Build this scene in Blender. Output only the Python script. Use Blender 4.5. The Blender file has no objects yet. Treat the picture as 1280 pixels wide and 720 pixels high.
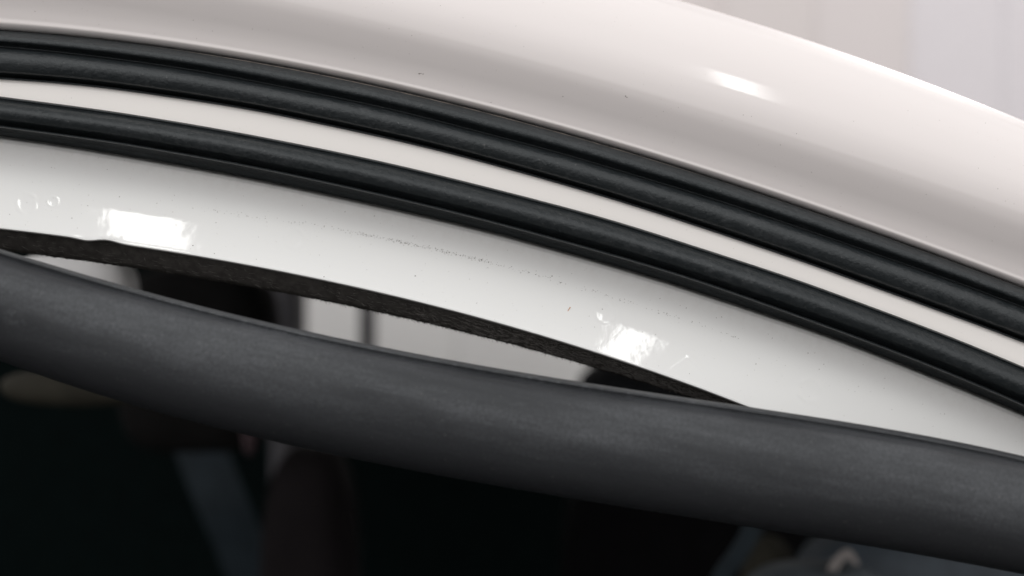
import bpy, bmesh, math, random
import numpy as np
from mathutils import Vector, Matrix, noise

random.seed(7)
rng = np.random.default_rng(7)
SC = bpy.context.scene
COL = SC.collection

# ------------------------------------------------------------------ camera
CAM_D = 0.30            # metres from the lens to the roof edge (the plane y = 0)
PX = 0.0002             # metres per photograph pixel on that plane
cam_d = bpy.data.cameras.new("camera")
cam = bpy.data.objects.new("camera", cam_d)
COL.objects.link(cam)
cam.location = (0, -CAM_D, 0)
cam.rotation_euler = (math.radians(90), 0, 0)
cam_d.sensor_width = 36
cam_d.lens = 36 * CAM_D / (1280 * PX)
cam_d.clip_start = 0.01
cam_d.clip_end = 100
cam_d.dof.use_dof = True
cam_d.dof.focus_distance = 0.297
cam_d.dof.aperture_fstop = 6.3
SC.camera = cam

# ------------------------------------------------------------------ world and lamps
world = bpy.data.worlds.new("World")
SC.world = world
world.use_nodes = True
bg = world.node_tree.nodes["Background"]
bg.inputs[0].default_value = (1.0, 0.955, 0.945, 1)
bg.inputs[1].default_value = 1.10


def area(name, loc, target, sx, sy, power, color, lean=0.0):
    l = bpy.data.lights.new(name, 'AREA')
    l.shape = 'RECTANGLE'
    l.size = sx
    l.size_y = sy
    l.energy = power
    l.color = color
    o = bpy.data.objects.new(name, l)
    COL.objects.link(o)
    o.location = loc
    d = Vector(target) - Vector(loc)
    z = -d.normalized()
    x = Vector((math.sin(lean), 0, math.cos(lean))).cross(z).normalized()
    if abs(z.z) > .97:
        x = Vector((1, 0, 0))
    y = z.cross(x)
    x = y.cross(z)
    o.rotation_euler = Matrix((x, y, z)).transposed().to_euler()
    return o


area("overhead_lamp", (-0.1, -0.7, 1.75), (0, -.1, 0), 4.2, 3.0, 6, (1.0, 0.97, 0.96))
area("window_lamp", (-.335, -.888, .93), (-.09, 0, .014), .115, .32, 1.35, (1.0, 1.0, .96), -.02)
area("window_lamp", (.441, -.93, .795), (.03, 0, 0), .056, .38, .78, (1.0, 1.0, .98), .36)
area("window_lamp", (.82, 1.12, .93), (.10, 0, .05), .16, .30, 5.0, (1.0, .95, .88))

SC.view_settings.view_transform = 'Standard'
SC.view_settings.look = 'None'
SC.view_settings.exposure = 0.0
SC.view_settings.gamma = 1.0

# ------------------------------------------------------------------ helpers


def P(px, py, y):
    """photograph position + distance behind the roof-edge plane -> metres"""
    s = PX * (CAM_D + y) / CAM_D
    return ((px - 640) * s, y, (360 - py) * s)


class Curve:
    def __init__(self, pts, deg=3):
        a = np.array(pts, float)
        self.c = np.polyfit((a[:, 0] - 640) / 640, a[:, 1], deg)

    wob = 0.0

    def __call__(self, x):
        return self.wob * noise.noise(Vector((x * .006, self.c[-1], 0))) + np.polyval(self.c, (x - 640) / 640)


A = Curve([(0, 37), (134, 50), (269, 69), (420, 96), (554, 126), (689, 160), (850, 208), (925, 234), (1065, 282), (1280, 359)])
B = Curve([(0, 58), (215, 87), (430, 124), (554, 152), (689, 190), (850, 236), (1065, 309), (1280, 385)])
C_ = Curve([(0, 98), (215, 124), (420, 157), (554, 191), (739, 240), (850, 276), (1065, 351), (1280, 428)])
D = Curve([(0, 120), (215, 150), (430, 193), (554, 218), (598, 230), (850, 301), (1065, 374), (1280, 458)])
E = Curve([(0, 158), (215, 191), (430, 234), (635, 281), (850, 344), (1065, 420), (1186, 469), (1280, 506)])
F = Curve([(0, 170), (215, 205), (420, 246), (635, 292), (850, 358), (1065, 431), (1166, 471), (1280, 517)])
G = Curve([(0, 287), (118, 300), (215, 316), (430, 358), (635, 407), (743, 441), (815, 464), (933, 508), (1100, 582), (1280, 670)])
H = Curve([(0, 313), (55, 319), (141, 328), (209, 342), (275, 354), (337, 363), (428, 380), (526, 400), (600, 418), (680, 441), (726, 456), (828, 486), (950, 526), (1280, 665)])
I = Curve([(-150, 262), (0, 313), (50, 327), (109, 345), (166, 359), (275, 388), (350, 407), (475, 434), (600, 457), (680, 471), (754, 483), (859, 497), (950, 511), (1072, 529), (1280, 572), (1430, 612)], 5)
J = Curve([(-150, 385), (0, 452), (52, 470), (194, 513), (306, 541), (430, 571), (642, 614), (850, 643), (989, 664), (1128, 692), (1280, 718), (1430, 752)], 5)
K = Curve([(-200, -190), (300, -120), (600, -68), (850, 0), (978, 40), (1078, 76), (1199, 119), (1280, 149)], 3)
T = Curve([(0, -65), (300, -18), (430, 15), (560, 48), (700, 82), (850, 130), (1000, 172), (1130, 212), (1280, 270)], 3)  # belly of the rail


for _c in (B, C_, D, E, F):
    _c.wob = 1.3


def mesh_obj(name, verts, faces, mat=None, parent=None, smooth=True, uvs=None):
    me = bpy.data.meshes.new(name)
    me.from_pydata([tuple(v) for v in verts], [], faces)
    if uvs is not None:
        ul = me.uv_layers.new(name="UVMap")
        idx = np.empty(len(me.loops), dtype=np.int64)
        me.loops.foreach_get("vertex_index", idx)
        ul.data.foreach_set("uv", np.asarray(uvs, dtype=np.float32)[idx].ravel())
    me.validate()
    if smooth:
        me.polygons.foreach_set("use_smooth", [True] * len(me.polygons))
    me.update()
    o = bpy.data.objects.new(name, me)
    COL.objects.link(o)
    if mat:
        me.materials.append(mat)
    if parent:
        o.parent = parent
    return o


def tag(o, **kw):
    for k, v in kw.items():
        o[k] = v
    return o


def empty(name, loc, **kw):
    o = bpy.data.objects.new(name, None)
    COL.objects.link(o)
    o.location = loc
    o.empty_display_size = 0.02
    return tag(o, **kw)


def catmull(pts, n, closed=False):
    """dense points through pts (k,d)"""
    p = np.array(pts, float)
    k = len(p)
    out = []
    rngk = k if closed else k - 1
    for i in range(rngk):
        p1 = p[i]
        p2 = p[(i + 1) % k]
        p0 = p[i - 1] if (closed or i > 0) else 2 * p1 - p2
        p3 = p[(i + 2) % k] if (closed or i + 2 < k) else 2 * p2 - p1
        m1 = (p2 - p0) * .5
        m2 = (p3 - p1) * .5
        for j in range(n):
            t = j / n
            h00 = 2 * t**3 - 3 * t**2 + 1
            h10 = t**3 - 2 * t**2 + t
            h01 = -2 * t**3 + 3 * t**2
            h11 = t**3 - t**2
            out.append(h00 * p1 + h10 * m1 + h01 * p2 + h11 * m2)
    if not closed:
        out.append(p[-1])
    return np.array(out)


X0, X1 = -190, 1470


def loft(name, profile, mat, parent, nx=170, sub=6, closed=False, x0=X0, x1=X1, disp=None, shear=0.0):
    """profile(x) -> list of (py, depth); swept along the roof edge"""
    xs = np.linspace(x0, x1, nx)
    verts, uvs = [], []
    m = None
    for x in xs:
        row = catmull(profile(x), sub, closed)
        m = len(row)
        for j, (py, d) in enumerate(row):
            xx = x
            if disp:
                d = d + disp(xx, py, j / (m - 1))
            v = P(xx, py, d)
            verts.append(v)
            uvs.append((x / 1280.0, j / (m - 1)))
    faces = []
    for i in range(nx - 1):
        for j in range(m if closed else m - 1):
            a = i * m + j
            b = i * m + (j + 1) % m
            c = (i + 1) * m + (j + 1) % m
            e = (i + 1) * m + j
            faces.append((a, b, c, e))
    if closed:
        faces.append(tuple(range(m))[::-1])
        faces.append(tuple((nx - 1) * m + j for j in range(m)))
    return mesh_obj(name, verts, faces, mat, parent, uvs=uvs)


# ------------------------------------------------------------------ materials
def new_mat(name):
    m = bpy.data.materials.new(name)
    m.use_nodes = True
    nt = m.node_tree
    b = nt.nodes["Principled BSDF"]
    return m, nt, b


def N(nt, t, **inp):
    n = nt.nodes.new(t)
    for k, v in inp.items():
        if k.startswith('_'):
            setattr(n, k[1:], v)
        else:
            n.inputs[k.replace('_', ' ')].default_value = v
    return n


def ramp(nt, src, p0, p1, v0=0.0, v1=1.0):
    r = N(nt, 'ShaderNodeMapRange')
    r.interpolation_type = 'SMOOTHSTEP'
    r.inputs['From Min'].default_value = p0
    r.inputs['From Max'].default_value = p1
    r.inputs['To Min'].default_value = v0
    r.inputs['To Max'].default_value = v1
    nt.links.new(src, r.inputs['Value'])
    return r.outputs[0]


def math_(nt, op, a, b):
    n = N(nt, 'ShaderNodeMath', _operation=op)
    for i, s in enumerate((a, b)):
        if isinstance(s, (int, float)):
            n.inputs[i].default_value = s
        else:
            nt.links.new(s, n.inputs[i])
    return n.outputs[0]


def mixc(nt, fac, a, b):
    n = N(nt, 'ShaderNodeMix', _data_type='RGBA')
    if isinstance(fac, (int, float)):
        n.inputs[0].default_value = fac
    else:
        nt.links.new(fac, n.inputs[0])
    for i, s in ((6, a), (7, b)):
        if isinstance(s, tuple):
            n.inputs[i].default_value = (*s, 1)
        else:
            nt.links.new(s, n.inputs[i])
    return n.outputs[2]


def coords(nt, scale=(1, 1, 1)):
    tc = N(nt, 'ShaderNodeTexCoord')
    mp = N(nt, 'ShaderNodeMapping')
    mp.inputs['Scale'].default_value = scale
    nt.links.new(tc.outputs['Object'], mp.inputs['Vector'])
    return tc, mp.outputs[0]


def noise_(nt, vec, scale, detail=3, rough=.5):
    n = N(nt, 'ShaderNodeTexNoise', Scale=scale, Detail=detail, Roughness=rough)
    nt.links.new(vec, n.inputs['Vector'])
    return n.outputs[0]


def paint(name, base, peel=0.04, peel_scale=260, coat_rough=.03, rough=.45, grime=.1, edge=()):
    m, nt, b = new_mat(name)
    tc, v = coords(nt)
    big = noise_(nt, v, 25, 4, .6)
    speck = noise_(nt, v, 1500, 2, .6)
    patch = ramp(nt, big, .45, .8)
    sp = ramp(nt, speck, .70, .76)
    f = math_(nt, 'MULTIPLY', sp, math_(nt, 'ADD', math_(nt, 'MULTIPLY', patch, .6), .15))
    c = mixc(nt, math_(nt, 'MULTIPLY', patch, grime), base, tuple(x * .86 for x in base))
    c = mixc(nt, f, c, (.32, .28, .24))
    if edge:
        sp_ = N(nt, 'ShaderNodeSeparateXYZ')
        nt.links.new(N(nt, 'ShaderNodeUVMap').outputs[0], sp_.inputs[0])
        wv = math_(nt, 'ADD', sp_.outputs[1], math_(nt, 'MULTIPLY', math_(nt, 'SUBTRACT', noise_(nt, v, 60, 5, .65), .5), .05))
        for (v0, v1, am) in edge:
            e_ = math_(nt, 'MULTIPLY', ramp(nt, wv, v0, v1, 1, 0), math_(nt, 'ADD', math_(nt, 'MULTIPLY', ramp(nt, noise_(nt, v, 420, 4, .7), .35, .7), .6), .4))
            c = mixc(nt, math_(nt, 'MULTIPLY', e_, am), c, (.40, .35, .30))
    nt.links.new(c, b.inputs['Base Color'])
    b.inputs['Roughness'].default_value = rough
    b.inputs['Coat Weight'].default_value = 1
    b.inputs['Coat Roughness'].default_value = coat_rough
    b.inputs['Specular IOR Level'].default_value = .3
    pn = noise_(nt, v, peel_scale, 2, .5)
    bp = N(nt, 'ShaderNodeBump', Strength=1.0, Distance=0.0001 * peel)
    nt.links.new(pn, bp.inputs['Height'])
    nt.links.new(bp.outputs[0], b.inputs['Coat Normal'])
    return m


M_RAIL = paint("white_roof_paint", (.755, .728, .718), peel=.12, peel_scale=120, coat_rough=.09, grime=.05)
M_CHAN = paint("white_channel_paint", (.88, .87, .84), peel=.2, grime=.12, coat_rough=.1)
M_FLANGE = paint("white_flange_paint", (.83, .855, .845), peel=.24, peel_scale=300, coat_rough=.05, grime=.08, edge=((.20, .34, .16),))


def rubber(name, base=(.014, .018, .020), dust=(.10, .105, .11), dust_amt=.25, rough=.42, grain=2.3, grain_scale=900, spec=.46,
           sheen_band=None, seam=None, streak=False):
    m, nt, b = new_mat(name)
    tc, v = coords(nt)
    uv = N(nt, 'ShaderNodeUVMap').outputs[0]
    sep = N(nt, 'ShaderNodeSeparateXYZ')
    nt.links.new(uv, sep.inputs[0])
    fine = noise_(nt, v, 1400, 2, .7)
    mid = noise_(nt, v, 420, 5, .7)
    big = noise_(nt, v, 28, 4, .6)
    d = math_(nt, 'MULTIPLY', ramp(nt, mid, .42, .72), ramp(nt, big, .35, .65))
    if streak:
        tc2, v2 = coords(nt, (1, 1, 5))
        rot = N(nt, 'ShaderNodeMapping')
        rot.inputs['Rotation'].default_value = (0, math.radians(-12), 0)
        nt.links.new(tc2.outputs['Object'], rot.inputs['Vector'])
        rot2 = N(nt, 'ShaderNodeMapping')
        rot2.inputs['Scale'].default_value = (1, 1, 7)
        nt.links.new(rot.outputs[0], rot2.inputs['Vector'])
        st = noise_(nt, rot2.outputs[0], 22, 5, .6)
        cu = N(nt, 'ShaderNodeCombineXYZ')
        nt.links.new(math_(nt, 'MULTIPLY', sep.outputs[0], 7), cu.inputs[0])
        nt.links.new(math_(nt, 'MULTIPLY', sep.outputs[1], 90), cu.inputs[1])
        scuff = ramp(nt, noise_(nt, cu.outputs[0], 1.0, 5, .7), .50, .78)
        d = math_(nt, 'MAXIMUM', math_(nt, 'MULTIPLY', d, .55), math_(nt, 'ADD', math_(nt, 'MULTIPLY', ramp(nt, st, .25, .9), .75), math_(nt, 'MULTIPLY', scuff, .18)))
        g2 = noise_(nt, v, 1500, 3, .75)
        d = math_(nt, 'MULTIPLY', d, ramp(nt, g2, .32, .70, .5, 1.35))
    if streak:
        # pale scuffs rubbed along the upper shoulder
        rub = math_(nt, 'MULTIPLY', ramp(nt, sep.outputs[1], .05, .09), ramp(nt, sep.outputs[1], .13, .24, 1, 0))
        along = math_(nt, 'MULTIPLY', ramp(nt, sep.outputs[0], .02, .18), ramp(nt, sep.outputs[0], .55, .85, 1, .35))
        sc2 = ramp(nt, noise_(nt, v, 520, 6, .8), .50, .66)
        rub = math_(nt, 'MULTIPLY', math_(nt, 'MULTIPLY', rub, along), math_(nt, 'MULTIPLY', sc2, ramp(nt, noise_(nt, cu.outputs[0], .6, 3, .6), .38, .6)))
        d = math_(nt, 'ADD', d, math_(nt, 'MULTIPLY', rub, 1.0))
    if sheen_band:  # limits the dust to a band that paints in the sheen, dark below
        m1 = ramp(nt, sep.outputs[1], sheen_band[0], sheen_band[1])
        m2 = ramp(nt, sep.outputs[1], sheen_band[2], sheen_band[3], 1, 0)
        d = math_(nt, 'MULTIPLY', d, math_(nt, 'MULTIPLY', m1, m2))
    c = mixc(nt, math_(nt, 'MULTIPLY', d, dust_amt), base, dust)
    sp = math_(nt, 'MULTIPLY', ramp(nt, fine, .66, .74), .35)
    c = mixc(nt, sp, c, (.17, .17, .165))
    if seam:
        s1 = ramp(nt, sep.outputs[1], seam[0], seam[0] + .004)
        s2 = ramp(nt, sep.outputs[1], seam[1], seam[1] + .004, 1, 0)
        sx = math_(nt, 'MULTIPLY', ramp(nt, sep.outputs[0], .12, .28), ramp(nt, sep.outputs[0], .55, .72, 1, .15))
        s = math_(nt, 'MULTIPLY', math_(nt, 'MULTIPLY', s1, s2), math_(nt, 'MULTIPLY', sx, ramp(nt, mid, .38, .55, .3, 1)))
        c = mixc(nt, s, c, (.40, .34, .29))
    nt.links.new(c, b.inputs['Base Color'])
    rr = math_(nt, 'ADD', math_(nt, 'MULTIPLY', mid, .25), rough - .12)
    nt.links.new(rr, b.inputs['Roughness'])
    b.inputs['Specular IOR Level'].default_value = spec
    b.inputs['Specular Tint'].default_value = (.93, .98, 1.0, 1)
    h = math_(nt, 'ADD', noise_(nt, v, grain_scale, 3, .6), math_(nt, 'MULTIPLY', noise_(nt, v, 130, 2, .5), 1.5))
    bp = N(nt, 'ShaderNodeBump', Strength=1.0, Distance=0.00012 * grain)
    nt.links.new(h, bp.inputs['Height'])
    nt.links.new(bp.outputs[0], b.inputs['Normal'])
    return m


M_UP = rubber("black_seal_rubber", seam=(.182, .200), dust_amt=.2)
M_LOW = rubber("black_lower_seal_rubber", dust_amt=.2)
M_LOOSE = rubber("dusty_loose_rubber", base=(.020, .022, .025), dust=(.145, .156, .168), dust_amt=.62, rough=.44, grain=1.1, spec=.34,
                 grain_scale=1700, streak=True, sheen_band=(0, .05, .36, .54))


def simple(name, col, rough=.6, spec=.5, metal=0.0, var=.2, scale=60, bump=0.0):
    m, nt, b = new_mat(name)
    tc, v = coords(nt)
    n = noise_(nt, v, scale, 5, .6)
    c = mixc(nt, ramp(nt, n, .3, .7), tuple(x * (1 - var) for x in col), tuple(min(1, x * (1 + var)) for x in col))
    nt.links.new(c, b.inputs['Base Color'])
    b.inputs['Roughness'].default_value = rough
    b.inputs['Specular IOR Level'].default_value = spec
    b.inputs['Metallic'].default_value = metal
    if bump:
        bp = N(nt, 'ShaderNodeBump', Strength=1.0, Distance=bump)
        nt.links.new(noise_(nt, v, scale * 6, 4, .7), bp.inputs['Height'])
        nt.links.new(bp.outputs[0], b.inputs['Normal'])
    return m


M_FELT = simple("charcoal_felt", (.050, .048, .045), .95, .1, var=.25, scale=500, bump=.00005)
M_FIBRE = simple("felt_fibre", (.035, .033, .030), .9, .1)
M_DUSTFIBRE = simple("dusty_felt_fibre", (.19, .185, .175), .9, .1)
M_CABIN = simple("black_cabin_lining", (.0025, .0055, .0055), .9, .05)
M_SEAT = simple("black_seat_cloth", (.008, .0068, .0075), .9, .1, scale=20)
M_BELT = simple("blue_grey_belt_webbing", (.013, .021, .027), .7, .2)
M_PALE = simple("pale_grey_cloth", (.82, .83, .83), .8, .2, var=.05)
M_FLOOR = simple("grey_concrete", (.13, .125, .122), .8, .3, scale=4)
M_PILLAR = simple("dark_grey_pillar_plastic", (.07, .07, .078), .6, .3)
M_METAL = simple("worn_steel", (.18, .17, .165), .5, .5, metal=1)
M_TRIM2 = simple("slate_trim_plastic", (.035, .045, .055), .6, .2)
M_OLIVE = simple("olive_trim_cloth", (.024, .023, .017), .8, .2)
M_DIRT = simple("dirt_speck", (.10, .085, .07), .9, .1)
M_RUST = simple("orange_fleck", (.55, .22, .06), .7, .2)
M_PINK = simple("faded_red_cloth", (.045, .03, .034), .8, .2)

# ------------------------------------------------------------------ the setting
fl = mesh_obj("floor", [(-6, -6, -1.35), (6, -6, -1.35), (6, 6, -1.35), (-6, 6, -1.35)], [(0, 1, 2, 3)], M_FLOOR, smooth=False)
tag(fl, kind='structure')


def box(name, lo, hi, mat, parent=None, bevel=0.0, seg=2):
    bm = bmesh.new()
    bmesh.ops.create_cube(bm, size=1)
    lo, hi = Vector(lo), Vector(hi)
    for v in bm.verts:
        v.co = Vector(((v.co.x + .5) * (hi.x - lo.x) + lo.x, (v.co.y + .5) * (hi.y - lo.y) + lo.y, (v.co.z + .5) * (hi.z - lo.z) + lo.z))
    if bevel:
        bmesh.ops.bevel(bm, geom=bm.edges[:], offset=bevel, segments=seg, profile=.5, affect='EDGES')
    me = bpy.data.meshes.new(name)
    bm.to_mesh(me)
    bm.free()
    o = bpy.data.objects.new(name, me)
    COL.objects.link(o)
    me.materials.append(mat)
    if bevel:
        me.polygons.foreach_set("use_smooth", [True] * len(me.polygons))
    if parent:
        o.parent = parent
    return o


YW = 1.75
wall = box("wall", (-4, YW + .02, -1.35), (4, YW + .12, 3.0), simple("wall_core", (.6, .58, .57)), None)
tag(wall, kind='structure')
xw = -1.6
k = 0
tints = [(.88, .89, .88), (.80, .755, .74), (.81, .77, .757), (.83, .79, .785), (.86, .84, .87)]
while xw < 2.2:
    w = .30
    if xw > .1:
        t = tints[min(4, 1 + int((xw - .2) / .16 + .1))]
        w = .16
    else:
        t = tints[0]
    box("wall_panel", (xw + .0004, YW, -1.3), (xw + w - .0004, YW + .019, 2.6), simple("wall_panel_paint", t, .7, var=.03), wall, bevel=.002)
    xw += w
    k += 1

# ------------------------------------------------------------------ the car
car = empty("parked_car", (0, 0.05, -1.35), label="white car seen close up at the curved roof edge above its open door",
            category="car")


def rel(o, parent):
    """keep world position under an empty that is not at the origin"""
    o.parent = parent
    o.matrix_parent_inverse = parent.matrix_world.inverted()


bpy.context.view_layer.update()


RAIL_TILT = [(0, -6), (.12, -10), (.24, -18), (.48, -27), (.75, -24), (1.0, -9), (1.24, 8), (1.40, 19), (1.62, 31), (1.85, 50), (1.95, 66), (2.0, 80)]


def rail_profile(x):
    a, t, k_ = A(x), T(x), K(x)
    # the face leans out below the belly line t, then rolls back towards the roof
    def py_of(u):
        return a + (t - a) * u if u < 1 else t + (k_ - t) * (u - 1)
    us = [.06, .15, .28, .42, .56, .70, .82, .92, 1.02, 1.12, 1.22, 1.34, 1.48, 1.62, 1.76, 1.88, 1.96, 1.995]
    tu, tt = [q[0] for q in RAIL_TILT], [q[1] for q in RAIL_TILT]
    d, prev = -.0038, .06
    out = [(a + 14, .010), (a + 4, .004), (a + 1.5, .0005), (a - 2.0, -.0022)]
    for u in us:
        n_ = 6
        for k2 in range(n_):
            um = prev + (u - prev) * (k2 + .5) / n_
            dz = abs(py_of(prev + (u - prev) * (k2 + 1) / n_) - py_of(prev + (u - prev) * k2 / n_)) * PX
            d += dz * math.tan(math.radians(float(np.interp(um, tu, tt))))
        prev = u
        out.append((py_of(u) - (2.0 if u == .06 else 0), d))
    return out + [(k_ - .1, d + .005), (k_ + .6, d + .014), (k_ + 3, d + .045), (k_ + 14, d + .13), (k_ + 70, .96)]


rail = loft("roof_rail", rail_profile, M_RAIL, None, sub=8)
rel(rail, car)

# white channel between the seals (runs under both)
chan = loft("seal_channel", lambda x: [(A(x) + 8, .010), (B(x), .008), (C_(x) - 7, .0050), (C_(x) - 2.5, -.0025), (C_(x) - 1, -.0044), (C_(x) + 3, -.0047), (.7 * C_(x) + .3 * D(x), -.0048), (.35 * C_(x) + .65 * D(x), -.0048),
                                       (D(x) - 1.5, -.0047), (D(x) + 1, -.0045), (D(x) + 3, -.0030), (D(x) + 12, .0055), (E(x), .008), (F(x) + 3, .0095)], M_CHAN, None)
rel(chan, car)


def up_profile(x):
    a, b, c = A(x), B(x), C_(x)
    return [(a + 4, .006), (a + .8, .0015), (a + .4, -.0012), (a + 1.6, -.0034), (a + 3.4, -.0046), (a + 6, -.0056), (a + .38 * (b - a), -.0066), (a + .65 * (b - a), -.0066),
            (b - 4.5, -.0046), (b - .5, -.0034), (b + 2.0, -.0058), (b + .17 * (c - b), -.0080), (b + .42 * (c - b), -.0088),
            (b + .72 * (c - b), -.0077), (c - 7, -.0058), (c - 3.5, -.0028), (c + 1, .0050)]


up = loft("upper_seal", up_profile, M_UP, None, nx=240, sub=5)
up["label"] = "wide black rubber seal with two rounded lobes"
rel(up, car)
lip = loft("seal_lip", lambda x: [(C_(x) - 3.5, .0035), (C_(x) - 3.4, -.0028), (C_(x) - 2.2, -.0054), (C_(x) - .8, -.0055), (C_(x) + .2, -.0048), (C_(x), .0034)],
           M_UP, None, sub=4)
rel(lip, up)
lip.parent = up
lip.matrix_parent_inverse = up.matrix_world.inverted()


def low_profile(x):
    d, e, f = D(x), E(x), F(x)
    h = e - d
    return [(d + 2, .0040), (d, -.0020), (d + .8, -.0050), (d + 2.6, -.0058), (d + 4.3, -.0053), (d + 5.6, -.0057), (d + .28 * h, -.0078), (d + .48 * h, -.0088),
            (d + .72 * h, -.0078), (d + .86 * h, -.0054), (e - 2.4, -.0036), (e - .5, -.0034), (e + 1.2, .0012), (e + .45 * (f - e), .0042), (f - 1.5, .0058), (f + 1, .0098)]


low = loft("lower_seal", low_profile, M_LOW, None, nx=240, sub=5)
low["label"] = "narrower black rubber seal with a thin rib along its lower side"
rel(low, car)
rib = loft("seal_rib", lambda x: [(E(x) - 2.0, -.0010), (E(x) - 2.0, -.0052), (E(x) - .6, -.0068), (E(x) + .9, -.0056), (E(x) + 1.0, .0012)], M_LOW, None, sub=4)
rib.parent = low
rib.matrix_parent_inverse = low.matrix_world.inverted()

# (the seals sit a little unevenly)
# ---- door flange: concave white strip with spot-weld dimples
WELDS = [(33, 254, 15), (66, 252, 8), (368, 298, 15), (757, 391, 15), (1012, 488, 17)]


def bumpG(x):
    return -2.6 * math.exp(-((x - 134) / 16) ** 2) + 1.6 * math.exp(-((x - 108) / 14) ** 2)


def fl_profile(x):
    f, g0 = F(x), G(x)
    h = g0 - f
    g = g0 + bumpG(x)
    us = (.10, .22, .34, .46, .58, .70, .80, .88, .94)
    return ([(f - 8, .0105), (f - 1, .0086), (f + 2.5, .0056), (f + 6, .0049)] + [(f + u * h, .0048 - .0058 * u * u) for u in us]
            + [(g - 2.6, -.0007), (g - .8, -.0006), (g + .2, .0002), (g + .7, .0025), (g - 1, .006)])


def fl_disp(x, py, v):
    d = 0.0
    for (cx, cy, r) in WELDS:
        q = math.hypot(x - cx, py - cy)
        if q < r * 1.3:
            d += -.00009 * math.exp(-((q - r * .8) / (r * .16)) ** 2) * (.5 + noise.noise(Vector((x * .1, py * .1, 5)))) + .00006 * math.exp(-(q / (r * .55)) ** 2)
    # hammered unevenness of the pressed sheet
    d += .00002 * noise.noise(Vector((x * .007, py * .012, 0)))
    # caret mark pressed into the sheet
    for (ax, ay, bx, by) in ((841, 460, 861, 446), (861, 446, 880, 466)):
        ux, uy = bx - ax, by - ay
        L = math.hypot(ux, uy)
        tt = ((x - ax) * ux + (py - ay) * uy) / (L * L)
        if -.05 < tt < 1.05:
            q = abs((x - ax) * uy - (py - ay) * ux) / L
            d += -.00003 * math.exp(-(q / 1.3) ** 2)
    return d


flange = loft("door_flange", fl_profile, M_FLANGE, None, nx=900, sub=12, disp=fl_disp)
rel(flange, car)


# ---- felt trim under the flange with a frayed edge
def wob(x):
    return .6 * noise.noise(Vector((x * .05, 3.1, 0))) + .9 * noise.noise(Vector((x * .21, 9.1, 0)))


def felt_profile(x):
    g, hh = G(x) + bumpG(x), H(x) + wob(x)
    hh = max(hh, g + 3)
    return [(g - 3, .0035), (g - .5, .0030), (g + .2 * (hh - g), .0034), (g + .6 * (hh - g), .0048), (hh - 1.0, .0070), (hh, .011), (hh - 3, .024), (g - 6, .03)]


felt = loft("felt_trim", felt_profile, M_FELT, None, nx=420, sub=4)
rel(felt, car)

fv, ff = [], []
fv2, ff2 = [], []


def fibre(V, Fc, p, q, r, w):
    i = len(V)
    p, q, r = Vector(p), Vector(q), Vector(r)
    n = Vector((w, 0, w * .6))
    m_ = Vector((0, w, 0))
    for a_, s in ((p, 1), (q, .8), (r, .2)):
        V += [a_ - n * s, a_ + n * s, a_ + m_ * s]
    for s in (0, 3):
        for t in range(3):
            u = (t + 1) % 3
            Fc.append((i + s + t, i + s + u, i + s + 3 + u, i + s + 3 + t))


for _ in range(3600):
    x = random.uniform(-20, 980)
    g = G(x) + bumpG(x)
    hh = max(H(x) + wob(x), g + 3)
    ln = abs(random.gauss(0, 1.6)) + .4
    if x < 380:
        ln *= .55
    dx = random.gauss(0, 2.6)
    d = random.uniform(.0065, .011)
    fibre(fv, ff, P(x, hh - 1.5, d), P(x + dx * .4, hh + ln * .4, d), P(x + dx, hh + ln, d + random.uniform(-.001, .001)), random.uniform(.00002, .00005))
for _ in range(2200):
    x = random.triangular(430, 965, 880) if random.random() < .9 else random.uniform(0, 700)
    g = G(x) + bumpG(x)
    hh = max(H(x) + wob(x), g + 3)
    t = random.random() ** .7
    py = g + 2 + (hh - g - 3) * t
    d = .0031 + t * .0036
    dx, dy = random.gauss(6, 4), random.gauss(1.8, 1.5)
    fibre(fv2, ff2, P(x, py, d - .0006), P(x + dx * .5, py + dy * .5, d - .0010), P(x + dx, py + dy, d - .0005), .00003)
fz = mesh_obj("frayed_fibre", fv, ff, M_FIBRE, None)
fz.parent = felt
fz.matrix_parent_inverse = felt.matrix_world.inverted()
fz["kind"] = "stuff"
fz2 = mesh_obj("dusty_fibre", fv2, ff2, M_DUSTFIBRE, None)
fz2.parent = felt
fz2.matrix_parent_inverse = felt.matrix_world.inverted()
fz2["kind"] = "stuff"


# ---- dirt specks on the flange
def flange_depth(x, py):
    row = catmull(fl_profile(x), 12)
    m_ = len(row)
    # the outer face is the first monotone stretch
    best = min((abs(r[0] - py), r[1]) for r in row[:int(m_ * .8)])
    return best[1]


def speck(V, Fc, x, py, rad, depth):
    i = len(V)
    c = Vector(P(x, py, depth - .00012))
    k_ = 6
    V.append(c)
    for j in range(k_):
        a_ = 2 * math.pi * j / k_
        r_ = rad * random.uniform(.6, 1.3) * PX
        V.append(c + Vector((math.cos(a_) * r_, .00012, math.sin(a_) * r_ * .8)))
    for j in range(k_):
        Fc.append((i, i + 1 + j, i + 1 + (j + 1) % k_))


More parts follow.
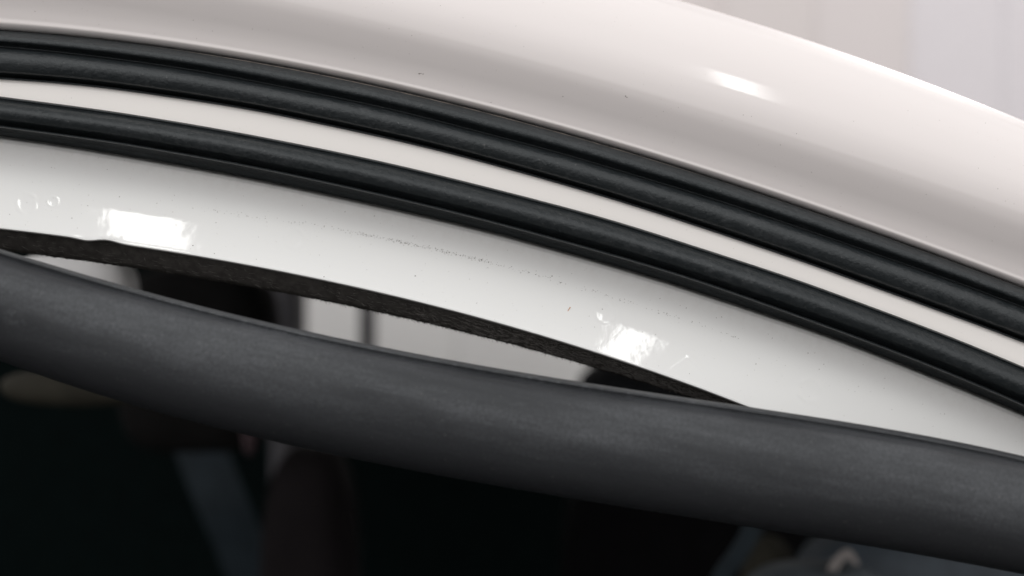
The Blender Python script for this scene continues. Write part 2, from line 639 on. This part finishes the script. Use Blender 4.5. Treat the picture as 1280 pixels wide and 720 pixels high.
dv, df = [], []
line = Curve([(250, 262), (430, 288), (500, 302), (600, 326), (680, 346), (760, 368), (850, 399), (930, 425)], 3)
for _ in range(420):
    x = random.gauss(540, 60) if random.random() < .6 else random.uniform(260, 930)
    py = line(x) + random.gauss(0, 1.3)
    if py < F(x) + 10:
        continue
    speck(dv, df, x, py, random.uniform(.25, .6), flange_depth(x, py))
for _ in range(130):
    x = random.uniform(0, 1200)
    py = F(x) + 14 + random.random() * (G(x) - F(x) - 20)
    speck(dv, df, x, py, random.uniform(.25, .6), flange_depth(x, py))
for (x, py, r) in ((602, 325, 1.5), (196, 254, .9), (149, 246, .8), (241, 307, .9), (268, 317, .8), (690, 345, .9), (405, 346, .9), (519, 345, .8), (858, 385, .8), (945, 455, .9)):
    speck(dv, df, x, py, r, flange_depth(x, py))
dirt = mesh_obj("dirt_specks", dv, df, M_DIRT, None)
dirt["kind"] = "stuff"
dirt.parent = flange
dirt.matrix_parent_inverse = flange.matrix_world.inverted()


def rail_depth(x, py):
    row = catmull(rail_profile(x), 8)
    return min((abs(r[0] - py), r[1]) for r in row[:int(len(row) * .85)])[1]


qv, qf = [], []
for _ in range(55):
    x = random.uniform(0, 1270)
    a_, k_ = A(x) - 6, max(K(x) + 12, 2)
    py = a_ + (k_ - a_) * random.random()
    speck(qv, qf, x, py, random.uniform(.25, .55), rail_depth(x, py))
for (x, py) in ((524, 92), (526.5, 91.6), (529, 92.2), (782, 120), (783.5, 121.5)):
    speck(qv, qf, x, py, 1.0, rail_depth(x, py))
rail_dirt = mesh_obj("dirt_specks", qv, qf, M_DIRT, None)
rail_dirt["kind"] = "stuff"
rail_dirt.parent = rail
rail_dirt.matrix_parent_inverse = rail.matrix_world.inverted()
rv, rf = [], []
for i in range(5):
    speck(rv, rf, 709.5 + i * .8, 389.5 - i * 1.3, .9, flange_depth(710, 388))
rust = mesh_obj("rust_fleck", rv, rf, M_RUST, None)
rust.parent = flange
rust.matrix_parent_inverse = flange.matrix_world.inverted()

# ---- cabin behind: black shell with a far window
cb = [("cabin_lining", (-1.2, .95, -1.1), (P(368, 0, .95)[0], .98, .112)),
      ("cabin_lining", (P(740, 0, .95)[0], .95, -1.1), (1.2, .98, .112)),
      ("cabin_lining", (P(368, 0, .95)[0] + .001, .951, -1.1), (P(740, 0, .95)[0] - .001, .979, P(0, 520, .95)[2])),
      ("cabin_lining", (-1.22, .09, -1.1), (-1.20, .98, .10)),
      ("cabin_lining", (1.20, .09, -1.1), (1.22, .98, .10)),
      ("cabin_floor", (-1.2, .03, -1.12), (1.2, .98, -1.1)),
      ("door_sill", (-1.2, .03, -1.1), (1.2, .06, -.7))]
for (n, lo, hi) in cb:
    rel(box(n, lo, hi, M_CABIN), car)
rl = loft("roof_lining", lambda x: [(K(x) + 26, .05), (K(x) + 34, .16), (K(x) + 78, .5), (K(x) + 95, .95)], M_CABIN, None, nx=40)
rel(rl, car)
xa, xb = P(452, 0, .9)[0], P(470, 0, .9)[0]
pl = box("window_divider", (xa, .88, -.15), (xb, .90, .09), M_PILLAR, None, bevel=.003)
rel(pl, car)
pl2 = box("door_pillar", (P(336, 0, .7)[0], .70, -.5), (P(370, 0, .7)[0], .76, .095), M_PILLAR, None, bevel=.008, seg=3)
rel(pl2, car)

# far window glass
mg, nt, bb = new_mat("tinted_glass")
bb.inputs['Base Color'].default_value = (1, 1, 1, 1)
bb.inputs['Roughness'].default_value = 0
bb.inputs['Transmission Weight'].default_value = 1
bb.inputs['IOR'].default_value = 1.0
gl = box("window_pane", (P(368, 0, .96)[0], .962, P(0, 520, .96)[2]), (P(740, 0, .96)[0], .966, .09), mg, None)
rel(gl, car)


# rounded pads
def pad(name, c, size, mat, parent=None, e=.55, rot=0.0):
    """superellipsoid cushion"""
    V, Fc = [], []
    nu, nv = 40, 22
    sg = lambda w, p: math.copysign(abs(w) ** p, w)
    for i in range(nv + 1):
        ph = -math.pi / 2 + math.pi * i / nv
        for j in range(nu):
            th = 2 * math.pi * j / nu
            q = Vector((size[0] * sg(math.cos(ph), e) * sg(math.cos(th), e), size[1] * sg(math.cos(ph), e) * sg(math.sin(th), e), size[2] * sg(math.sin(ph), e)))
            q = Vector((q.x * math.cos(rot) - q.z * math.sin(rot), q.y, q.x * math.sin(rot) + q.z * math.cos(rot)))
            V.append(Vector(c) + q)
    for i in range(nv):
        for j in range(nu):
            Fc.append((i * nu + j, i * nu + (j + 1) % nu, (i + 1) * nu + (j + 1) % nu, (i + 1) * nu + j))
    o = mesh_obj(name, V, Fc, mat)
    if parent:
        rel(o, parent)
    return o


def pxpad(name, px0, px1, py0, py1, y, dy, mat, parent=None, e=.55, rot=0.0):
    c = P((px0 + px1) / 2, (py0 + py1) / 2, y)
    s = PX * (CAM_D + y) / CAM_D
    return pad(name, c, ((px1 - px0) / 2 * s, dy, (py1 - py0) / 2 * s), mat, parent, e, rot)


def strap(name, pts, width, mat, thick=.0015):
    """pts: world points; ribbon of given width facing the door"""
    V, Fc = [], []
    pts = catmull(pts, 8)
    for i, p in enumerate(pts):
        q = pts[min(i + 1, len(pts) - 1)] - pts[max(i - 1, 0)]
        t = Vector(q).normalized()
        n = t.cross(Vector((0, 1, 0))).normalized() * width / 2
        p = Vector(p)
        V += [p - n, p + n, p + n + Vector((0, thick, 0)), p - n + Vector((0, thick, 0))]
    for i in range(len(pts) - 1):
        for j in range(4):
            Fc.append((i * 4 + j, i * 4 + (j + 1) % 4, i * 4 + 4 + (j + 1) % 4, i * 4 + 4 + j))
    Fc += [(3, 2, 1, 0), tuple(len(V) - 4 + j for j in range(4))]
    return mesh_obj(name, V, Fc, mat, smooth=False)


def part(o, parent):
    bpy.context.view_layer.update()
    o.parent = parent
    o.matrix_parent_inverse = parent.matrix_world.inverted()
    return o


visor = pxpad("sun_visor", 16, 170, 318, 455, .12, .012, M_PALE, e=.5)
part(visor, car)
visor_edge = pxpad("shaded_visor_edge", 2, 178, 462, 508, .22, .012, M_OLIVE, e=.85, rot=-.03)  # lower visor edge as its own piece, shade painted in as dim olive
part(visor_edge, car)

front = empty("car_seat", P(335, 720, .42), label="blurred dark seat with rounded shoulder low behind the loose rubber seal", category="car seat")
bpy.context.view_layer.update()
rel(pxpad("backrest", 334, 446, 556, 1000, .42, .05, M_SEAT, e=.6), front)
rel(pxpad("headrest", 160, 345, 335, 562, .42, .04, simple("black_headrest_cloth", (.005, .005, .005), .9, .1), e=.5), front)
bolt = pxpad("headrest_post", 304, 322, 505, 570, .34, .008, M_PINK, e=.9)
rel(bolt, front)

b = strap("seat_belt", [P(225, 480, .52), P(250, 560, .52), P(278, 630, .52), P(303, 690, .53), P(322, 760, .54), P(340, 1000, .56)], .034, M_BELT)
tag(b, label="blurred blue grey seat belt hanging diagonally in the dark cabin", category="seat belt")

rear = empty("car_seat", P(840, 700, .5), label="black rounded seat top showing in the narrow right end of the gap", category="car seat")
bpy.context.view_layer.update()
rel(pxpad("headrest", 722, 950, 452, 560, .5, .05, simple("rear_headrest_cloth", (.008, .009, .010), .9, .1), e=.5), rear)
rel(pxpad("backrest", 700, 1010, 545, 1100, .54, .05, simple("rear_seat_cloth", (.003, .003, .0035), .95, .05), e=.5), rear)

# belt anchor lower right
anchor = empty("belt_anchor", P(1040, 720, .2), label="small blurred steel bracket on slate trim at the lower right", category="bracket")
bpy.context.view_layer.update()
rel(pxpad("trim_cover", 990, 1330, 655, 900, .26, .03, M_TRIM2, e=.6), anchor)
rel(pxpad("mount", 930, 1110, 702, 800, .2, .02, simple("slate_mount", (.06, .072, .08), .5, .3), e=.8), anchor)
pts = [(1012, 724), (1026, 702), (1046, 686), (1060, 684), (1070, 694), (1080, 712), (1072, 714), (1060, 704), (1048, 706), (1036, 724)]
pts = [(1056 + (a_ - 1050) * .62, 690 + (b_ - 690) * .7) for a_, b_ in pts]
nV = [P(px, py, .185) for px, py in pts] + [P(px, py, .193) for px, py in pts]
nF = [tuple(range(10))[::-1], tuple(range(10, 20))] + [(q, (q + 1) % 10, 10 + (q + 1) % 10, 10 + q) for q in range(10)]
rel(mesh_obj("steel_hook", nV, nF, M_METAL, smooth=False), anchor)
tr = strap("guide_strap", [P(885, 760, .22), P(905, 718, .22), P(925, 690, .22), P(945, 655, .22)], .008, M_BELT)
rel(tr, anchor)
rel(pxpad("shoulder_pad", 925, 1000, 668, 800, .3, .02, M_OLIVE, e=1.1), anchor)


# ------------------------------------------------------------------ the loose seal
def loose_profile(x):
    i, j = I(x), J(x)
    h = j - i
    c = -.024
    r = .0125
    lipd = .0012
    rr = [(i, c + .0005), (i + .012 * h, c - .0028), (i + .034 * h, c - .0046), (i + .052 * h, c - .0040), (i + .075 * h, c - .0052)]
    for k_ in range(1, 9):
        a_ = math.pi * (.13 + .87 * k_ / 9)
        rr.append((i + h * (.5 - .5 * math.cos(a_)), c - r * math.sin(a_) ** .85))
    rr.append((j, c))
    for k_ in range(1, 7):
        a_ = math.pi * k_ / 7
        rr.append((i + h * (.5 + .47 * math.cos(a_)), c + r * .8 * math.sin(a_)))
    return rr


loose = loft("loose_door_seal", loose_profile, M_LOOSE, None, nx=240, sub=4, closed=True)
tag(loose, label="thick dusty black rubber door seal hanging loose across the bottom", category="rubber seal")
